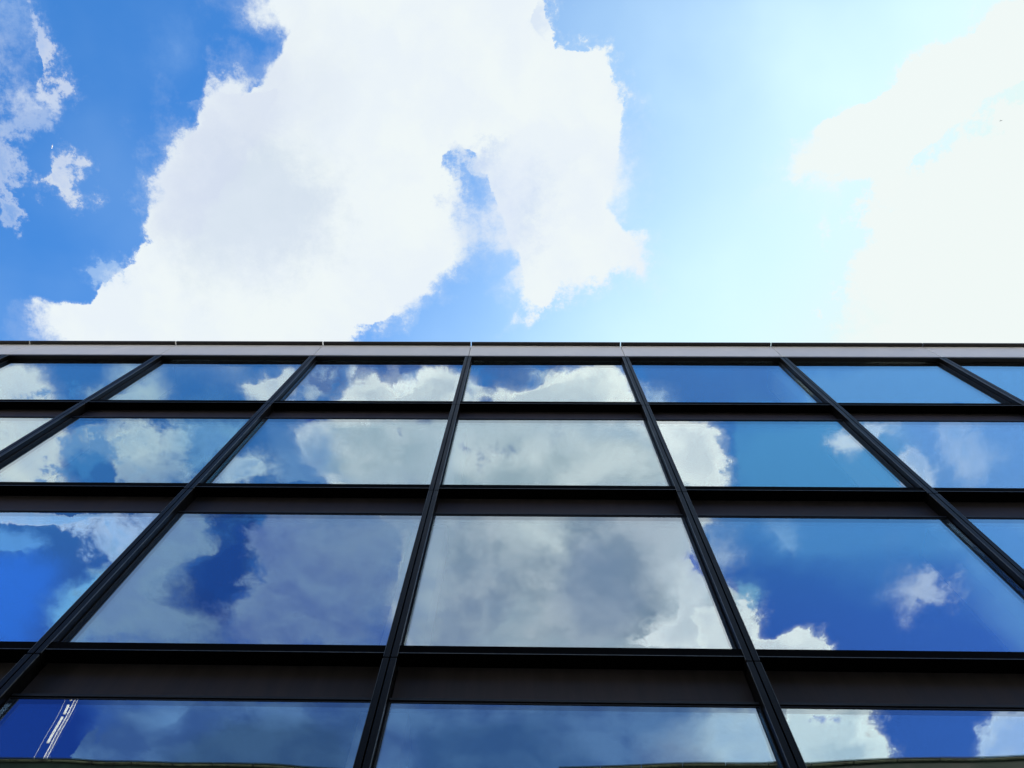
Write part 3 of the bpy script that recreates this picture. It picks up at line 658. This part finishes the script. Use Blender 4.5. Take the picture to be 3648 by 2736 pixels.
# ------------------------------------------------------------------ across the street (seen mirrored in the lowest panes)
def opposite(name, label, group, cx, cy, ang, length, h, wins):
    r = tag(obj(name, None, None, (cx, cy, 0)), label, 'building', group)
    r.rotation_euler.z = ang
    a, b = -length / 2, length / 2
    bm = bmesh.new()
    box(bm, a, b, -11, 0, -0.1, h - 0.6)
    obj('wall', mesh('wall', bm, M['green']), r)
    bm = bmesh.new()
    n = int(length / 1.5)
    for k in range(n):
        x = a + (b - a) * k / n
        box(bm, x + 0.008, x + (b - a) / n - 0.008, -0.45, 0.11, h - 0.06, h + random.uniform(-.008, .008), 0, 0.01)
        box(bm, x + 0.02, x + (b - a) / n - 0.02, 0.032, 0.09, h - 0.13, h - 0.08, 1, 0.01)
    obj('coping', mesh('coping', bm, M['green'], M['stone']), r)
    bm = bmesh.new()
    box(bm, a, b, -0.4, 0.03, h - 0.597, h - 0.122)
    obj('parapet', mesh('parapet', bm, M['green']), r)
    bm = bmesh.new()
    box(bm, a + 0.4, b - 0.4, -10.6, -0.41, h - 0.597, h - 0.5)
    obj('roof', mesh('roof', bm, M['roofing']), r)
    bm = bmesh.new()
    box(bm, -0.75, 0.75, 0.002, 0.05, 0, 1.7)
    wf = mesh('window', bm, M['gasket'])
    bm = bmesh.new()
    box(bm, -0.68, 0.68, 0.03, 0.06, 0.07, 1.63)
    wp_ = mesh('pane', bm, M['darkglass'])
    for j in range(6):
        for i in range(wins):
            w = obj('window', wf, r, (a + (i + .5) * length / wins, 0, 1.2 + j * 3.6))
            obj('pane', wp_, w)
    return r


opposite('opposite_building', 'dark green block mirrored along the bottom edge of the lower left pane', None, -14.5, -12.0, R(-1.1), 30.0, 23.70, 10)
opposite('opposite_building', 'dark green block with pale coping mirrored at the lower right corner', None, 16.3, -11.26, R(3.1), 30.2, 23.84, 10)

# tower crane behind the left opposite block; only its raised jib shows, mirrored
PIV = 40.0
crane = tag(obj('tower_crane', None, None, (-44.4, -(60.0 - 2 * YG), 0)),
            'slim white lattice crane jib leaning upward, mirrored in the lower left pane', 'crane')
LEAN = math.atan(1.64 / 8.8)
JL = (1.6 + 60 * 1.21 - PIV) / math.cos(LEAN)


def lattice(bm, pts, z0, z1, step, r, rb):
    for q in pts:
        tube(bm, (q[0], q[1], z0), (q[0], q[1], z1), r, 6)
    z, n = z0, len(pts)
    while z < z1 - step:
        for j in range(n):
            p, q = pts[j], pts[(j + 1) % n]
            tube(bm, (p[0], p[1], z), (q[0], q[1], z + step / 2), rb, 4)
            tube(bm, (q[0], q[1], z + step / 2), (p[0], p[1], z + step), rb, 4)
        z += step


bm = bmesh.new()
lattice(bm, [(-.8, -.8), (.8, -.8), (.8, .8), (-.8, .8)], 0, PIV, 1.6, 0.06, 0.03)
obj('tower', mesh('tower', bm, M['steel']), crane)
bm = bmesh.new()
box(bm, 0.9, 2.3, -0.8, 0.8, PIV - 2.4, PIV - 0.3, 0, 0.08)
box(bm, 0.9, 6.5, -0.9, 0.9, PIV - 0.25, PIV + 0.1, 0, 0.03)
box(bm, 4.9, 6.4, -0.8, 0.8, PIV - 1.7, PIV - 0.3, 0, 0.03)
obj('cab', mesh('cab', bm, M['white']), crane)


def on_jib(name, bm, mt, parent=crane):
    o = obj(name, mesh(name, bm, mt), parent, (0, 0, PIV) if parent is crane else (0, 0, 0))
    if parent is crane:
        o.rotation_euler.y = -LEAN
    return o


bm = bmesh.new()
lattice(bm, [(-0.16, -0.12), (0.16, -0.12), (0.0, 0.18)], 0.2, JL, 0.9, 0.024, 0.010)
jib = on_jib('jib', bm, M['white'])
for za, zb in ((63.6, 67.5), (67.9, 69.3), (69.9, 71.4)):
    za, zb = (za - PIV) / math.cos(LEAN), (zb - PIV) / math.cos(LEAN)
    bm = bmesh.new()
    n = max(2, int((zb - za) / 0.65))
    for j in range(n):
        s = (zb - za) / n
        box(bm, -0.54, -0.34, 0.0, 0.14, za + j * s + 0.02, za + (j + 1) * s - 0.02, 0, 0.02)
    for zz in (za + 0.3, zb - 0.3):
        tube(bm, (-0.36, 0.05, zz), (-0.14, -0.08, zz), 0.02, 6)
    on_jib('panel', bm, M['white'], jib)
bm = bmesh.new()
tube(bm, (-1.05, 0, 0.5), (-1.05, 0, JL - 0.5), 0.014, 6)
tube(bm, (-1.05, 0, JL - 0.5), (-0.14, -0.1, JL - 0.1), 0.014, 6)
on_jib('cable', bm, M['steel'])


# ------------------------------------------------------------------ birds
def bird(label, mt, pos, span, heading, bank, pitch):
    bm = bmesh.new()
    # body: rings along y (head towards +y)
    prof = [(-0.62, 0.004), (-0.50, 0.03), (-0.30, 0.075), (-0.05, 0.10), (0.18, 0.095), (0.32, 0.055), (0.40, 0.06), (0.47, 0.05), (0.53, 0.016), (0.60, 0.003)]
    rings = []
    for y, r in prof:
        rings.append([bm.verts.new((r * math.cos(t * math.pi / 5), y, r * 0.85 * math.sin(t * math.pi / 5))) for t in range(10)])
    for a, b in zip(rings, rings[1:]):
        for t in range(10):
            bm.faces.new((a[t], a[(t + 1) % 10], b[(t + 1) % 10], b[t]))
    bm.faces.new(rings[0]); bm.faces.new(rings[-1][::-1])
    root = obj('bird', mesh('bird', bm, mt), None, pos)
    tag(root, label, 'bird')
    for s in (-1, 1):
        bm = bmesh.new()
        st = [(0.05, 0.26, -0.12, 0.02), (0.35, 0.30, -0.08, 0.12), (0.70, 0.34, 0.06, 0.16), (1.10, 0.20, 0.02, 0.13), (1.45, 0.02, -0.08, 0.08), (1.60, -0.12, -0.15, 0.05)]
        up_, lo = [], []
        for x, yl, yt, zz in st:
            up_.append((bm.verts.new((s * x, yl, zz + .012)), bm.verts.new((s * x, yt, zz + .006))))
            lo.append((bm.verts.new((s * x, yl, zz - .012)), bm.verts.new((s * x, yt, zz - .006))))
        for j in range(len(st) - 1):
            bm.faces.new((up_[j][0], up_[j + 1][0], up_[j + 1][1], up_[j][1]))
            bm.faces.new((lo[j][0], lo[j][1], lo[j + 1][1], lo[j + 1][0]))
            bm.faces.new((up_[j][0], lo[j][0], lo[j + 1][0], up_[j + 1][0]))
            bm.faces.new((up_[j][1], up_[j + 1][1], lo[j + 1][1], lo[j][1]))
        bm.faces.new((up_[-1][0], lo[-1][0], lo[-1][1], up_[-1][1]))
        bm.faces.new((up_[0][0], up_[0][1], lo[0][1], lo[0][0]))
        obj('wing', mesh('wing', bm, mt), root)
    bm = bmesh.new()
    ps = [(-0.05, -0.5), (0.05, -0.5), (0.13, -0.85), (0.0, -0.82), (-0.13, -0.85)]
    a = [bm.verts.new((x, y, 0.01)) for x, y in ps]
    b = [bm.verts.new((x, y, -0.01)) for x, y in ps]
    bm.faces.new(a); bm.faces.new(b[::-1])
    for j in range(5):
        bm.faces.new((a[j], b[j], b[(j + 1) % 5], a[(j + 1) % 5]))
    obj('tail', mesh('tail', bm, mt), root)
    root.rotation_mode = 'XYZ'
    root.rotation_euler = (pitch, bank, heading)
    k = span / 3.2
    root.scale = (k, k, k)
    return root


bird('white bird gliding beside the small puffy cloud at upper left', M['feather_white'],
     CAM + Vector((-0.5137, 0.0187, 0.8577)) * 85, 1.05, R(35), R(62), R(10))
bird('dark bird high in the bright sky at upper right', M['feather_dark'],
     CAM + Vector((0.4983, -0.0047, 0.867)) * 140, 0.62, R(-30), R(70), 0.0)
